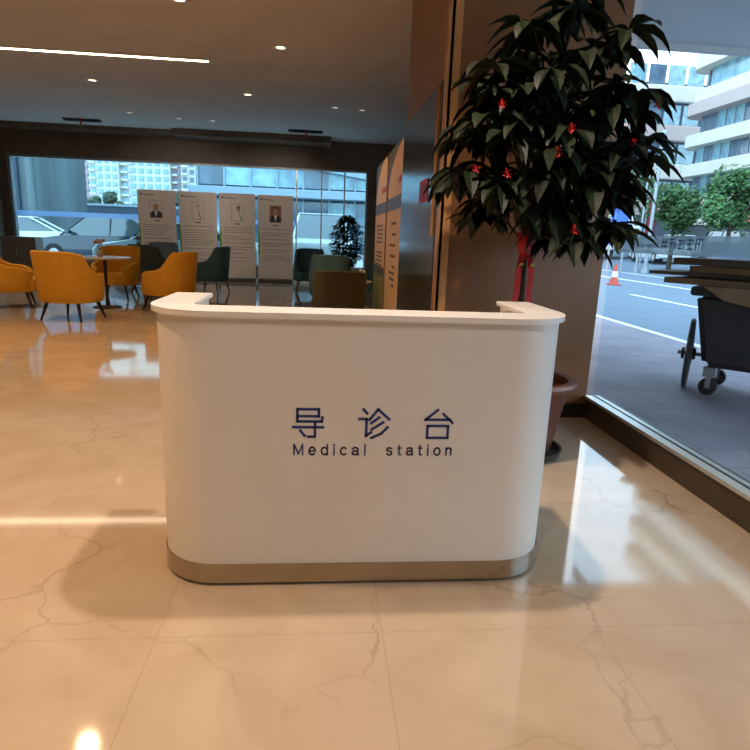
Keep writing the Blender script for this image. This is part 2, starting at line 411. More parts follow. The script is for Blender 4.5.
for x0,st in chars:
    mb=MB()
    for pts in st: stroke(mb,pts,cw,x0+ox,.580,.106,1.985+oy-.0002)
    mb.build('lettering_character',M['navy'],desk)
def arc(cx,cz,rx,rz,a0,a1,n=14):
    return [(cx+rx*math.cos(R(a0+(a1-a0)*i/n)),cz+rz*math.sin(R(a0+(a1-a0)*i/n))) for i in range(n+1)]
XH=.72
LET={'M':(.9,[[(.05,0),(.05,1),(.45,.08),(.85,1),(.85,0)]]),
 'e':(.62,[[(.03,.37),(.59,.37)]+arc(.31,.36,.28,.36,0,318)]),
 'd':(.62,[[(.58,0),(.58,1)],arc(.31,.36,.27,.36,0,360)]),
 'i':(.14,[[(.07,0),(.07,.70)],[(.07,.93),(.07,1.0)]]),
 'c':(.58,[arc(.31,.36,.28,.36,45,315)]),
 'a':(.62,[arc(.30,.50,.25,.22,160,20,8)+[(.55,.1),(.60,0)],[(.54,.42),(.25,.37)]+arc(.2,.19,.16,.18,100,270,8)+[(.42,.05),(.54,.2)]]),
 'l':(.14,[[(.07,0),(.07,1)]]),
 's':(.54,[arc(.27,.54,.21,.17,25,200,10)+[(.3,.38)]+arc(.27,.18,.22,.18,60,-155,10)]),
 't':(.34,[[(.15,.95),(.15,.12),(.21,.02),(.33,.02)],[(.0,.70),(.32,.70)]]),
 'o':(.62,[arc(.31,.36,.28,.36,0,360,20)]),
 'n':(.58,[[(.06,0),(.06,.72)],[(.06,.45)]+arc(.30,.48,.23,.24,160,0,8)+[(.53,0)]])}
for word,xa,xb in (('Medical',-.088,.168),('station',.243,.480)):
    tot=sum(LET[c][0] for c in word); hh=.038; gap=((xb-xa)-tot*hh)/(len(word)-1); x=xa
    for c in word:
        mb=MB()
        for pts in LET[c][1]: stroke(mb,pts,.0052,x+ox,.516,hh,1.985+oy-.0002)
        mb.build('lettering_character',M['navy'],desk)
        x+=LET[c][0]*hh+gap

# ------------------------------------------------------------------ leaves
def leaf(mb,base,dirv,L,W,droop,roll=0,n=5):
    d=Vector(dirv).normalized(); side=d.cross(Vector((0,0,1)))
    if side.length<.05: side=Vector((1,0,0))
    side.normalize(); side=Matrix.Rotation(roll,3,d)@side
    p=Vector(base); rows=[]
    wd=[.08,.62,1.0,.92,.55,.04]
    for i in range(n+1):
        up=side.cross(d).normalized(); ww=W/2*wd[i]
        rows.append((mb.bm.verts.new(p-side*ww+up*ww*.35),mb.bm.verts.new(p),mb.bm.verts.new(p+side*ww+up*ww*.35)))
        p=p+d*(L/n); d=(d+Vector((0,0,-droop))).normalized()
    for a,b in zip(rows,rows[1:]):
        mb.bm.faces.new((a[0],a[1],b[1],b[0])); mb.bm.faces.new((a[1],a[2],b[2],b[1]))

# big potted tree beside the pillar
tx,ty=1.26,3.40
tree=empty('potted_tree',(tx,ty,0)); tag(tree,'tall potted tree with drooping dark leaves and red flowers before the pillar','potted plant')
mb=MB(); mb.lathe([(.165,.03),(.18,.06),(.205,.2),(.24,.40),(.25,.43),(.22,.43),(.19,.38),(.01,.38)],seg=40); mb.build('pot',M['terra'],tree,True)
mb=MB(); mb.lathe([(.245,.43),(.285,.44),(.292,.462),(.285,.48),(.24,.48),(.235,.455)],seg=40,close=True); mb.build('pot_rim',M['terral'],tree,True)
mb=MB(); mb.lathe([(.20,0),(.235,.012),(.245,.05),(.23,.05),(.215,.022),(.02,.022)],seg=40); mb.build('saucer',M['saucer'],tree,True)
mb=MB(); mb.lathe([(.20,.385),(.215,.41),(.10,.425),(.01,.43)],seg=30); mb.build('soil',M['soil'],tree,True)
cl=[]
def inside(v): return True
rnd=random.Random(11)
# cluster centres (world) laid over a wide umbrella-shaped crown
cc=[(.84,1.88),(.78,1.68),(.93,1.62),(.98,1.86),(1.02,1.45),(1.16,1.68),(1.24,1.88),(1.20,1.46),(1.30,1.34),(1.38,1.60),(1.44,1.40),(1.50,1.80),(1.58,1.56),(1.56,1.34),(1.66,1.90),(1.70,1.72),(1.08,2.04),(1.40,2.04),(1.60,2.08),(.88,2.08),(1.22,2.2),(1.05,2.32),(1.48,2.28),(1.28,2.46),(1.32,1.72),(1.44,1.94),(1.06,1.56),(.95,1.98)]
for x,z in cc:
    for k in range(4):
        yy=3.40+rnd.uniform(-.42,.36) if k else 3.40-.30*math.sqrt(max(.05,1-((x-1.27)/.6)**2))
        cl.append(Vector((x-tx+rnd.uniform(-.06,.06),yy-ty,z+rnd.uniform(-.06,.06))))
mb=MB()
top=Vector((-.10,-.02,1.25))
mb.cyl((-.03,.02,.40),(-.09,-.02,.85),.022,.02,10); mb.cyl((-.09,-.02,.85),top,.02,.018,10)
crown=Vector((-.02,0,1.75)); mb.cyl(top,crown,.018,.014,8); mb.cyl(crown,(0,0,2.3),.014,.008,8)
for c in cl:
    f=rnd.uniform(0,1); st=top.lerp(crown,f) if c.z<1.9 else crown.lerp(Vector((0,0,2.25)),f*.7)
    mid=st.lerp(c,.55)+Vector((0,0,.05)); mb.cyl(st,mid,.009,.007,6); mb.cyl(mid,c,.007,.005,6)
mb.build('trunk',M['bark'],tree,True)
mb=MB()
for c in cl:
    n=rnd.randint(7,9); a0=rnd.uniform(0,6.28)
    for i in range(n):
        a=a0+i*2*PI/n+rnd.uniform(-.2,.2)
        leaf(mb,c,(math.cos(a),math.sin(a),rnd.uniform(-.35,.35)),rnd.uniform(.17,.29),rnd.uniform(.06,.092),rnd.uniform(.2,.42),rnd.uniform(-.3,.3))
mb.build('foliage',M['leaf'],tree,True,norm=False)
fl=[(.85,3.0,1.92),(1.17,2.9,1.81),(1.12,2.92,1.70),(.77,3.1,1.63),(.90,2.98,1.60),(1.66,3.05,1.97),(1.56,3.05,1.79),(1.27,2.98,1.345)]
for x,y,z in fl:
    mb=MB(); c=Vector((x-tx,y-ty,z))
    for i in range(7):
        a=i*2*PI/7+rnd.uniform(-.2,.2); leaf(mb,c,(math.cos(a),-.45+.35*math.sin(a),math.sin(a)*.9),rnd.uniform(.022,.036),.018,.1)
    mb.ball(c,.008,1)
    mb.build('flower',M['petal'],tree,True,norm=False)
# red ribbon bow tied on the trunk
rb=empty('red_ribbon',(tx-.10,ty-.02,1.10)); tag(rb,'red satin ribbon with two gold bells tied round the tree trunk','ribbon')
mb=MB()
mb.lathe([(.026,.10),(.034,.12),(.05,.20),(.036,.235),(.024,.24)],seg=14)
mb.build('bow',M['redrib'],rb,True)
for s in (-1,1):
    mb=MB()
    pts=[Vector((s*.018,-.03,.11)),Vector((s*.038,-.045,.02)),Vector((s*.036,-.04,-.10)),Vector((s*.052,-.045,-.22))]
    for a,b in zip(pts,pts[1:]):
        q=[(a.x-.017,a.y,a.z),(a.x+.017,a.y,a.z),(b.x+.017,b.y,b.z),(b.x-.017,b.y,b.z)]
        A=[mb.bm.verts.new(v) for v in q]; B=[mb.bm.verts.new((v[0],v[1]+.003,v[2])) for v in q]
        mb.bm.faces.new(A); mb.bm.faces.new(B[::-1])
        for i in range(4): j=(i+1)%4; mb.bm.faces.new((A[i],B[i],B[j],A[j]))
    mb.build('ribbon_tail',M['redrib'],rb)
    mb=MB(); mb.lathe([(.002,.03),(.009,.026),(.011,.01),(.016,0),(.002,-.001)],c=(s*.032,-.058,.035),seg=14); mb.build('bell',M['gold'],rb,True)

# ------------------------------------------------------------------ armchairs
def make_chair(name,m,legm,Hb=.93,W=.82,D=.80):
    root=empty(name,(0,0,0))
    mb=MB(); n=36; z0=.25; th=.075
    A=R(150)
    out=[];inn=[]
    for i in range(n+1):
        t=-A+2*A*i/n                      # 0 = back centre (-Y)
        ca,sa=math.cos(t),math.sin(t)
        # superellipse plan
        e=.72
        px=math.copysign(abs(sa)**e,sa); py=-math.copysign(abs(ca)**e,ca)
        aa=abs(t)
        if aa<R(50): h=Hb
        elif aa<R(95): k=(aa-R(50))/R(45); k=k*k*(3-2*k); h=Hb+(.63-Hb)*k
        else: k=(aa-R(95))/R(55); h=.63-.10*k*k
        if aa<R(50): h-=.03*(aa/R(50))**4
        zs=[z0,z0+.04,z0+.18,h-.05,h-.012,h]
        ro=[]; ri=[]
        for j,z in enumerate(zs):
            f=(z-z0)/(Hb-z0)
            sc=.91+.09*f if j else .87
            if j==4: sc-=.01
            if j==5: sc-=.045
            ro.append(mb.bm.verts.new((px*W/2*sc,py*D/2*sc-(.03*f if aa<R(90) else .03*f),z)))
        for j,z in enumerate(zs):
            f=(z-z0)/(Hb-z0); sc=.91+.09*f
            s2=(W/2*sc-th)/(W/2)
            if j==4: s2+=.01
            if j==5: s2+=.045
            ri.append(mb.bm.verts.new((px*W/2*s2,py*D/2*s2-.03*f,z)))
        out.append(ro); inn.append(ri)
    m_=6
    for i in range(n):
        for j in range(m_-1):
            mb.bm.faces.new((out[i][j],out[i+1][j],out[i+1][j+1],out[i][j+1]))
            mb.bm.faces.new((inn[i+1][j],inn[i][j],inn[i][j+1],inn[i+1][j+1]))
        mb.bm.faces.new((out[i][-1],out[i+1][-1],inn[i+1][-1],inn[i][-1]))
        mb.bm.faces.new((out[i+1][0],out[i][0],inn[i][0],inn[i+1][0]))
    for i in (0,n):
        for j in range(m_-1): 
            q=(out[i][j],out[i][j+1],inn[i][j+1],inn[i][j]); mb.bm.faces.new(q if i==0 else q[::-1])
    mb.build('backrest',m,root,True)
    # seat cushion
    mb=MB(); pts=[]
    for i in range(32):
        t=2*PI*i/32; c,s=math.cos(t),math.sin(t)
        pts.append((math.copysign(abs(c)**.6,c)*(W/2-.09),math.copysign(abs(s)**.6,s)*(D/2-.05)+.04))
    mb.prism(pts,.26,.45,bev=.035); mb.build('seat',m,root,True)
    for sx in (-1,1):
        for sy in (-1,1):
            mb=MB(); mb.cyl((sx*.22,sy*.22,.265),(sx*.29,sy*.29,0),.026,.014,10); mb.build('leg',legm,root,True)
    return root
ych=make_chair('armchair',M['yellow'],M['darkleg'])
tch=make_chair('armchair',M['teal'],M['woodleg'],Hb=.95,W=.72,D=.74)
sch=make_chair('armchair',M['slate'],M['darkleg'],Hb=.95,W=.76,D=.76)
och=make_chair('armchair',M['olive'],M['darkleg'],Hb=.83,W=.74,D=.74)
used=set()
def put(ch,x,y,rz,label,group):
    o=ch if ch.name not in used else copy_tree(ch)
    used.add(ch.name); used.add(o.name)
    o.location=(x,y,0); o.rotation_euler=(0,0,R(rz)); tag(o,label,'armchair',group)
gy='mustard armchairs round the flower table'; gt='teal and dark armchairs by the back windows'
put(ych,-3.42,8.52,-12,'mustard yellow tub armchair with its back to the camera, nearest of four',gy)
put(ych,-4.78,9.65,-70,'mustard yellow tub armchair cut off by the left edge of the picture',gy)
put(ych,-2.42,9.75,72,'mustard yellow tub armchair in side view, right of the flower table',gy)
put(ych,-3.72,11.25,178,'mustard yellow tub armchair facing the camera behind the flower table',gy)
put(tch,-2.30,12.7,75,'teal tub armchair with pale wooden legs standing alone before the banners',gt)
put(tch,-.27,13.4,180,'teal tub armchair beside the rightmost portrait banner, facing the camera',gt)
put(tch,.13,10.3,5,'teal green tub armchair directly behind the dark olive armchair',gt)
put(tch,.98,11.6,60,'teal tub armchair between the bushy plant and the cream display boards',gt)
put(sch,-3.38,12.35,-20,'slate grey tub armchair just behind the rear mustard armchair',gt)
put(sch,-3.72,14.45,185,'dark slate tub armchair standing right before the leftmost portrait banner',gt)
put(och,.24,7.95,2,'dark olive tub armchair nearest behind the reception desk',gt)

def round_table(x,y,z,r,label):
    t=empty('round_table',(x,y,0)); tag(t,label,'table','small round tables of the seating area')
    mb=MB(); mb.lathe([(r-.01,z-.03),(r,z-.022),(r,z-.006),(r-.01,z)],seg=40); mb.build('tabletop',M['tabletop'],t,True)
    mb=MB(); mb.lathe([(.02,z-.03),(.02,z-.032)][:1]+[(.028,z-.03),(.022,.3),(.03,.03)],seg=16); mb.build('column',M['darkleg'],t,True)
    mb=MB(); mb.lathe([(.22,0),(.22,.012),(.05,.032),(.02,.032)],seg=30); mb.build('base',M['darkleg'],t,True)
round_table(-3.42,9.85,.80,.40,'round white table with dark pedestal between the mustard armchairs')
round_table(-3.86,13.42,.80,.26,'small round table between the two slate armchairs')
round_table(.52,9.15,.60,.26,'low round table beside the cream display boards')
def vase(x,y,z,h,m,fm,label,n=14,sp=.08):
    v=empty('flower_vase',(x,y,z)); tag(v,label,'vase')
    mb=MB(); mb.lathe([(.03,0),(.05,.02),(.055,h*.22),(.03,h*.4),(.038,h*.45),(.03,h*.45),(.02,h*.35),(.01,.02)],seg=20); mb.build('vase_body',m,v,True)
    mb=MB(); mf=MB()
    for i in range(n):
        a=random.uniform(0,6.28); rr=random.uniform(.1,1)*sp; zz=h*random.uniform(.65,1)
        mb.cyl((0,0,h*.3),(rr*math.cos(a),rr*math.sin(a),zz),.002,.002,5)
        mf.ball((rr*math.cos(a),rr*math.sin(a),zz),.02,1,jit=.25)
    mb.build('stems',M['stem'],v); mf.build('blooms',fm,v)
vase(-3.46,9.78,.80,.26,M['ceramic'],M['flowero'],'vase of orange dried flowers on the table between mustard armchairs')
vase(-3.92,13.36,.80,.34,M['flowerm'],M['flowerm'],'dark maroon vase and blooms in front of the leftmost banner')
vase(.62,9.2,.60,.17,M['ceramic'],M['flowerw'],'tiny vase of white flowers near the cream display boards',8,.05)

# ficus by the back window
fp=empty('potted_ficus',(.56,13.55,0)); tag(fp,'bushy dark green potted ficus in front of the back window','potted plant')
mb=MB(); mb.lathe([(.14,0),(.19,.30),(.21,.34),(.18,.34),(.16,.28),(.01,.28)],seg=24); mb.build('pot',M['ceramic'],fp,True)
mb=MB(); mb.cyl((0,0,.28),(0,0,1.3),.02,.012,8); mb.build('trunk',M['bark'],fp)
mb=MB(); rr=random.Random(3)
for i in range(1500):
    z=rr.uniform(.58,1.70); f=1-abs((z-1.12)/.62)**2.2; a=rr.uniform(0,6.28); q=.37*max(.12,f)*rr.uniform(.35,1.0)
    leaf(mb,(q*math.cos(a),q*math.sin(a),z),(math.cos(a),math.sin(a),rr.uniform(-.4,.5)),rr.uniform(.07,.13),.05,.25)
mb.build('foliage',M['leaf2'],fp,norm=False)

# ------------------------------------------------------------------ portrait banners
def person_print(mb_s,mb_k,mb_w,y): pass
def bust(o,kind,cx,zc):
    """generic portrait print, facing -Y, layered as thin ink shapes"""
    fw,fh=.30,.42
    def disc(c,rx,rz,m,nm,y):
        mb=MB(); mb.prism([(c[0]+rx*math.cos(2*PI*i/24),c[1]+rz*math.sin(2*PI*i/24)) for i in range(24)],y,y-.002,'y'); mb.build(nm,m,o)
    fr=MB()
    for a,b,c,d in ((-fw/2,fw/2,-fh/2,-fh/2+.012),(-fw/2,fw/2,fh/2-.012,fh/2),(-fw/2,-fw/2+.012,-fh/2,fh/2),(fw/2-.012,fw/2,-fh/2,fh/2)):
        fr.box(cx+a,cx+b,-.016,-.012,zc+c,zc+d)
    if kind in (0,3):
        mb=MB(); mb.box(cx-fw/2,cx+fw/2,-.0135,-.012,zc-fh/2,zc+fh/2); mb.build('portrait_background',M['portbg2'] if kind==3 else M['banner'],o)
        mb=MB(); mb.prism([(cx-.15,zc-.20),(cx+.15,zc-.20),(cx+.14,zc-.09),(cx+.06,zc-.03),(cx-.06,zc-.03),(cx-.14,zc-.09)],-.0135,-.0155,'y'); mb.build('portrait_suit',M['suit'],o)
        mb=MB(); mb.prism([(cx-.045,zc-.03),(cx+.045,zc-.03),(cx,zc-.19)],-.0155,-.017,'y'); mb.build('portrait_shirt',M['shirt'],o)
        if kind==3: disc((cx,zc+.075),.082,.105,M['suit'],'portrait_hair',-.0155)
        disc((cx,zc+.05),.07,.095,M['skin'],'portrait_face',-.0172)
    else:
        fr.build('portrait_border',M['frameln'],o); fr=None
        dx=.03 if kind==2 else 0
        disc((cx+dx,zc+.10),.045,.06,M['suit'] if kind==2 else M['frameln'],'portrait_hair',-.0135)
        disc((cx+dx,zc+.085),.028,.042,M['shirt'] if kind==1 else M['skin'],'portrait_face',-.0155)
        mb=MB(); mb.prism([(cx-.09,zc-.19),(cx+.08+dx,zc-.19),(cx+.06+dx,zc),(cx+dx,zc+.04),(cx-.05,zc-.01)],-.012,-.0145,'y'); mb.build('portrait_coat',M['shirt'],o)
        mb=MB(); mb.prism([(cx+dx+.005,zc+.03),(cx+dx+.02,zc+.03),(cx+.075+dx,zc-.19),(cx+.05+dx,zc-.19)],-.0145,-.016,'y'); mb.build('portrait_lapel',M['ink'],o)
    if fr: fr.build('portrait_border',M['frameln'],o)
bl=['leftmost portrait banner, half hidden behind the slate armchair','second portrait banner from the left, with a faint sketched figure',
    'third portrait banner from the left, showing a standing figure in a white coat','rightmost portrait banner, showing a bust in a dark suit']
bx=[(-4.54,-3.63),(-3.56,-2.64),(-2.57,-1.68),(-1.62,-.74)]
for k,(x0,x1) in enumerate(bx):
    cx=(x0+x1)/2; hw=(x1-x0)/2
    o=empty('portrait_banner',(cx,15.6+.05*(k%2),0)); tag(o,'tall white '+bl[k],'banner','portrait banners before the back window')
    mb=MB(); mb.box(-hw,hw,-.012,-.002,.10,2.15); mb.build('banner_sheet',M['banner'],o)
    mb=MB(); mb.box(-hw,hw,-.10,.10,0,.10,bev=.02); mb.build('base_housing',M['bannerbase'],o)
    mb=MB(); mb.box(-hw,hw,-.016,.006,2.15,2.18); mb.build('top_rail',M['bannerpole'],o)
    mb=MB(); mb.cyl((0,.02,.1),(0,.02,2.15),.012,.012,8); mb.build('support_pole',M['bannerpole'],o)
    mb=MB(); mb.prism([(-hw+.05,2.08),(-hw+.16,2.10),(-hw+.10,2.06),(-hw+.075,2.03)],-.012,-.014,'y'); mb.build('logo_mark',M['navy'],o)
    mb=MB(); mb.box(-hw+.15,-hw+.40,-.014,-.012,2.05,2.068); mb.build('logo_line',M['ink'],o)
    mb=MB(); mb.prism([(-hw,.65),(-hw+.05,.75),(-hw+.05,1.2),(-hw,1.45)],-.012,-.014,'y'); mb.build('green_edge',M['green'],o)
    zc=1.72; bust(o,k,0 if k else -.02,zc)
    mb=MB(); mb.box(-.07,.07,-.014,-.012,1.43,1.455); mb.build('name_line',M['ink'],o)
    mb=MB(); z=1.34; r2=random.Random(k)
    while z>.45:
        mb.box(-hw+.10,hw-r2.choice((.08,.08,.3,.2)),-.014,-.012,z,z+.017); z-=r2.choice((.058,.058,.10))
    mb.build('text_lines',M['inkf'],o)

# ------------------------------------------------------------------ cream display boards by the pillar
for k,(y0,y1) in enumerate(((6.30,8.20),(8.28,9.95))):
    yc=(y0+y1)/2; hw=(y1-y0)/2; X=.87
    o=empty('display_board',(X,yc,0)); tag(o,['cream display board with dark curved corner, nearer one beside the pillar','cream display board with dark curved corner and green foot, further from the pillar'][k],'display board','cream display boards along the right wall')
    mb=MB(); mb.box(0,.04,-hw,hw,.0,2.34); mb.build('panel',M['boardc'],o)
    # dark far top corner with concave arc
    pts=[(hw,2.34),(-hw+.25,2.34)]
    for i in range(11):
        a=i/10; pts.append((-hw+.25+(2*hw-.25)*math.sin(a*PI/2),2.34-.62*(1-math.cos(a*PI/2))))
    mb=MB(); mb.prism(pts,0,-.004,'x'); mb.build('curved_corner',M['boardd'],o)
    mb=MB(); mb.box(-.005,0,-hw+.06,hw-.06,1.60,1.75); mb.build('title_bar',M['boardd'],o)
    mb=MB(); mb.box(-.004,0,-hw+.12,-hw+.75,1.88,1.95); mb.build('logo_line',M['red'],o)
    mb=MB(); r2=random.Random(5+k); z=1.42
    while z>.62:
        if k: mb.box(-.004,0,-hw*.5,hw*.7*r2.uniform(.6,1),z,z+.022); z-=r2.choice((.06,.06,.15))
        else: mb.box(-.004,0,-.10,.55*r2.uniform(.2,1),z,z+.03); z-=r2.choice((.075,.075,.13))
    mb.build('text_lines',M['ink'],o)
    if k:
        mb=MB(); mb.box(-.005,0,-hw,hw,.72,.84); mb.build('foot_band',M['boardd'],o)
        mb=MB(); mb.box(-.005,0,-hw,hw,.02,.72); mb.build('foot_panel',M['boardg'],o)
    mb=MB(); mb.box(-.012,.045,-hw-.03,-hw,0,2.36); mb.build('edge_frame',M['stonetrim'],o)
# smoked panel with red sign on pillar side
o=empty('hydrant_cabinet',(.82,5.1,0)); tag(o,'tall smoked metal cabinet front with red sign on the pillar side','cabinet')
mb=MB(); mb.box(-.03,0,-.85,1.05,.12,2.32,bev=.004); mb.build('door',M['cabdark'],o)
mb=MB(); mb.box(-.036,-.03,-.50,-.12,1.55,1.72); mb.build('red_sign',M['red'],o)
mb=MB(); mb.box(-.045,-.03,-.78,-.76,1.3,2.3); mb.build('handle',M['stonetrim'],o)

# picture and cabinet at the far left
o=empty('framed_picture',(XL,15.6,0)); tag(o,'framed picture on the left wall, cut off by the picture edge','picture')
mb=MB(); mb.box(0,.04,-1.0,1.0,1.30,2.42); mb.build('frame',M['pictframe'],o)
mb=MB(); mb.box(.04,.045,-.93,.93,1.40,2.32); mb.build('print',M['picture'],o)
o=empty('low_cabinet',(-7.45,16.5,0)); tag(o,'low brown cabinet below the far left end of the back window','cabinet')
mb=MB(); mb.box(-.75,.10,-.22,.22,.06,.92,bev=.01); mb.build('carcass',M['cabinet'],o)
mb=MB(); mb.box(-.7,.05,-.2,.2,0,.06); mb.build('plinth',M['black'],o)
for i in range(2):
    mb=MB(); mb.box(-.74+i*.42,-.33+i*.42,-.235,-.22,.10,.88); d=mb.build('door',M['cabinet'],o)
    mb=MB(); mb.box(-.38+i*.42,-.365+i*.42,-.25,-.235,.45,.6); mb.build('handle',M['alu'],d)

# ------------------------------------------------------------------ ceiling fittings
for k,(x,y) in enumerate(((-5.72,15.6),(-.44,15.5))):
    o=empty('ceiling_vent',(x,y,ZC)); tag(o,['dark linear ceiling vent at the left, above the mustard chairs','dark linear ceiling vent at the right, above the rightmost banner'][k],'ceiling vent','linear ceiling vents')
    mb=MB(); mb.box(-.42,.42,-.09,.09,-.035,0); mb.build('vent_frame',M['vent'],o)
    for i in range(3):
        mb=MB(); mb.box(-.40,.40,-.06+i*.05,-.045+i*.05,-.05,-.035); mb.build('slat',M['vent'],o)
    o=empty('sprinkler',(x+.02,y-.16,ZC+.004)); tag(o,['red sprinkler head beside the left ceiling vent','red sprinkler head beside the right ceiling vent'][k],'sprinkler','ceiling sprinklers')
    mb=MB(); mb.cyl((0,0,0),(0,0,-.16),.018,.018,10); mb.build('drop_pipe',M['red'],o)
    mb=MB(); mb.lathe([(.035,-.175),(.035,-.165),(.012,-.16)],seg=14); mb.build('deflector',M['red'],o)
dl=[(-4.27,14.4,'leftmost of the small far downlights'),(-3.3,14.8,'second small far downlight, above the second banner'),(-2.55,14.85,'third small far downlight, above the third banner'),
    (.22,12.6,'small downlight above the teal chair near the rightmost banner'),(.76,12.7,'small downlight right above the bushy ficus')]
p=None
for x,y,l in dl:
    if p is None:
        o=empty('downlight',(x,y,ZC))
        mb=MB(); mb.lathe([(.05,-.004),(.075,-.01),(.08,0),(.05,0)],seg=20,close=True); mb.build('trim_ring',M['whitepl'],o,True)
        mb=MB(); mb.lathe([(.001,-.003),(.05,-.003),(.05,0),(.001,0)],seg=20); mb.build('lens',M['lampoff'],o); p=o
    else: o=copy_tree(p); o.location=(x,y,ZC)
    tag(o,'round recessed ceiling light, '+l,'ceiling light','small recessed ceiling lights')
o=empty('linear_ceiling_light',(-4.1,9.75,ZC)); tag(o,'long thin warm ceiling light running across the lounge','ceiling light')
mb=MB(); mb.box(-2.4,2.4,-.05,.05,-.02,0); mb.build('housing',M['whitepl'],o)
mb=MB(); mb.box(-2.38,2.38,-.03,.03,-.026,-.02); mb.build('diffuser',M['strip'],o)

# ------------------------------------------------------------------ outside: ground
mb=MB(); mb.box(2.16,5.0,-12,40,-.06,-.0); struct('ground_pavement',mb,M['paver'])
mb=MB(); mb.box(2.2,6.0,-12,7.36,3.62,3.9); mb.box(5.95,6.05,-12,7.4,3.55,4.0); mb.box(2.2,6.05,7.32,7.4,3.55,4.0); struct('ceiling_canopy',mb,M['ceil'])
mb=MB(); mb.box(5.0,5.14,-12,60,-.06,.005); struct('ground_kerb',mb,M['kerb'])
mb=MB(); mb.box(5.14,16,-12,90,-.1,-.005); struct('ground_road',mb,M['road'])
mb=MB(); mb.prism([(16,-.005),(16,-.3),(70,-.3),(70,1.05),(30,1.0)],-12,120,'y'); struct('ground_far',mb,M['road'])
mb=MB(); mb.box(-60,2.1,YF+.3,120,-.1,-.0); struct('ground_lot',mb,M['lot'])
mb=MB(); mb.box(2.1,5.0,40,120,-.1,0);  struct('ground_lot_side',mb,M['lot'])
mb=MB()
for i in range(8):
    y=-8+i*8.2+12.0-.0
    mb.box(8.3,8.42,y-8.0,y-5.0,-.006,.0)
for x in (11.6,14.6): mb.box(x,x+.15,-12,90,-.006,.0)
struct('ground_marking',mb,M['paint'])

# outside: cars
def make_car(name,paint,L=4.6,H=1.5,W=1.8,kind='sedan'):
    root=empty(name,(0,0,0)); h=L/2
    if kind=='sedan':
        body=[(-h,.35),(-h,.62),(-h+.15,.78),(-h+1.15,.93),(h-.75,.98),(h-.1,.92),(h,.7),(h,.32),(h-.3,.25),(-h+.3,.25)]
        cab=[(-h+1.05,.92),(-h+1.9,H-.03),(-h+2.3,H),(h-1.6,H-.01),(h-.65,.96)]
    else:
        body=[(-h,.35),(-h,.85),(-h+.1,1.0),(-h+.9,1.15),(h-.1,1.18),(h,1.1),(h,.32),(h-.3,.25),(-h+.3,.25)]
        cab=[(-h+.75,1.12),(-h+1.45,H-.04),(-h+1.8,H),(h-.25,H-.02),(h-.05,1.15)]
    mb=MB(); mb.prism(body,-W/2,W/2,'y',bev=.06); mb.build('body',paint,root,True)
    mb=MB()
    n=len(cab); lo=[];hi=[]
    for s in (-1,1):
        lo.append([mb.bm.verts.new((x,s*(W/2-.08-(.17 if z>1.3 else 0)),z)) for x,z in cab])
    mb.bm.faces.new(lo[0]); mb.bm.faces.new(lo[1][::-1])
    for i in range(n): j=(i+1)%n; mb.bm.faces.new((lo[0][i],lo[0][j],lo[1][j],lo[1][i]))
    g=mb.build('cabin_glass',M['carglass'],root)
    mb=MB(); z=cab[2][1]; xa,xb=cab[1][0]+.05,cab[3][0]+.1
    mb.box(xa,xb,-W/2+.22,W/2-.22,z-.03,z+.025,bev=.012); mb.build('roof',paint,root,True)
    for s in (-1,1):
        for (p,q) in ((cab[0],cab[1]),(cab[3],cab[4])):
            mb=MB(); mb.cyl((p[0],s*(W/2-.09),p[1]),(q[0],s*(W/2-.24) if q[1]>1.2 else s*(W/2-.09),q[1]),.035,.035,6); mb.build('window_pillar',paint,root)
        xm=(cab[1][0]+cab[3][0])/2+.1
        mb=MB(); mb.cyl((xm,s*(W/2-.09),cab[0][1]),(xm,s*(W/2-.24),z-.01),.035,.035,6); mb.build('window_pillar',paint,root)
    for x in (-h+.85,h-.85):
        for s in (-1,1):
            mb=MB(); mb.cyl((x,s*(W/2-.18),.33),(x,s*(W/2+.01),.33),.33,.33,24); wv=mb.build('wheel',M['tyre'],root,True)
            mb=MB(); mb.cyl((x,s*(W/2),.33),(x,s*(W/2+.02),.33),.19,.17,16); mb.build('hub',M['hub'],wv)
    for s in (-1,1):
        mb=MB(); mb.box(-h-.01,-h+.15,s*(W/2-.45)-.17,s*(W/2-.45)+.17,.62,.76,bev=.02); mb.build('headlamp',M['light'],root)
        mb=MB(); mb.box(-h+1.35,-h+1.5,s*(W/2+.08)-.1,s*(W/2+.08)+.1,.98,1.1,bev=.03); mb.build('wing_mirror',paint,root)
    return root
def car(name,paint,x,y,rz,label,z=0,**k):
    o=make_car(name,paint,**k); o.location=(x,y,z); o.rotation_euler=(0,0,R(rz)); tag(o,label,'car'); return o
car('car',M['carb'],-7.0,21.2,-8,'dark sedan parked outside the back window behind the flower table',L=4.9,H=1.62)
car('car',M['carw'],-4.2,18.8,0,'white sedan parked outside behind the portrait banners',L=4.7,H=1.42)
car('car',M['carw'],-12.2,25.5,12,'pale car parked beside the dark ribbed building')
car('van',M['carw'],-.02,20.75,90,'white van parked nose-on outside the right end of the back window',L=4.4,H=1.9,W=1.95,kind='van')
car('car',M['carw'],20.6,35.4,84,'white sedan parked across the street, behind the street lamps',z=.33)
car('car',M['carw'],24.4,39.3,84,'white sedan parked across the street, in front of the first green tree',z=.6)
car('suv',M['carb'],23.8,32.6,85,'black tall car parked in front of the shops across the street',z=.53,H=1.8,kind='van')
car('car',M['carblue'],16.9,21.6,86,'blue grey car parked at the right edge across the street',z=.06)

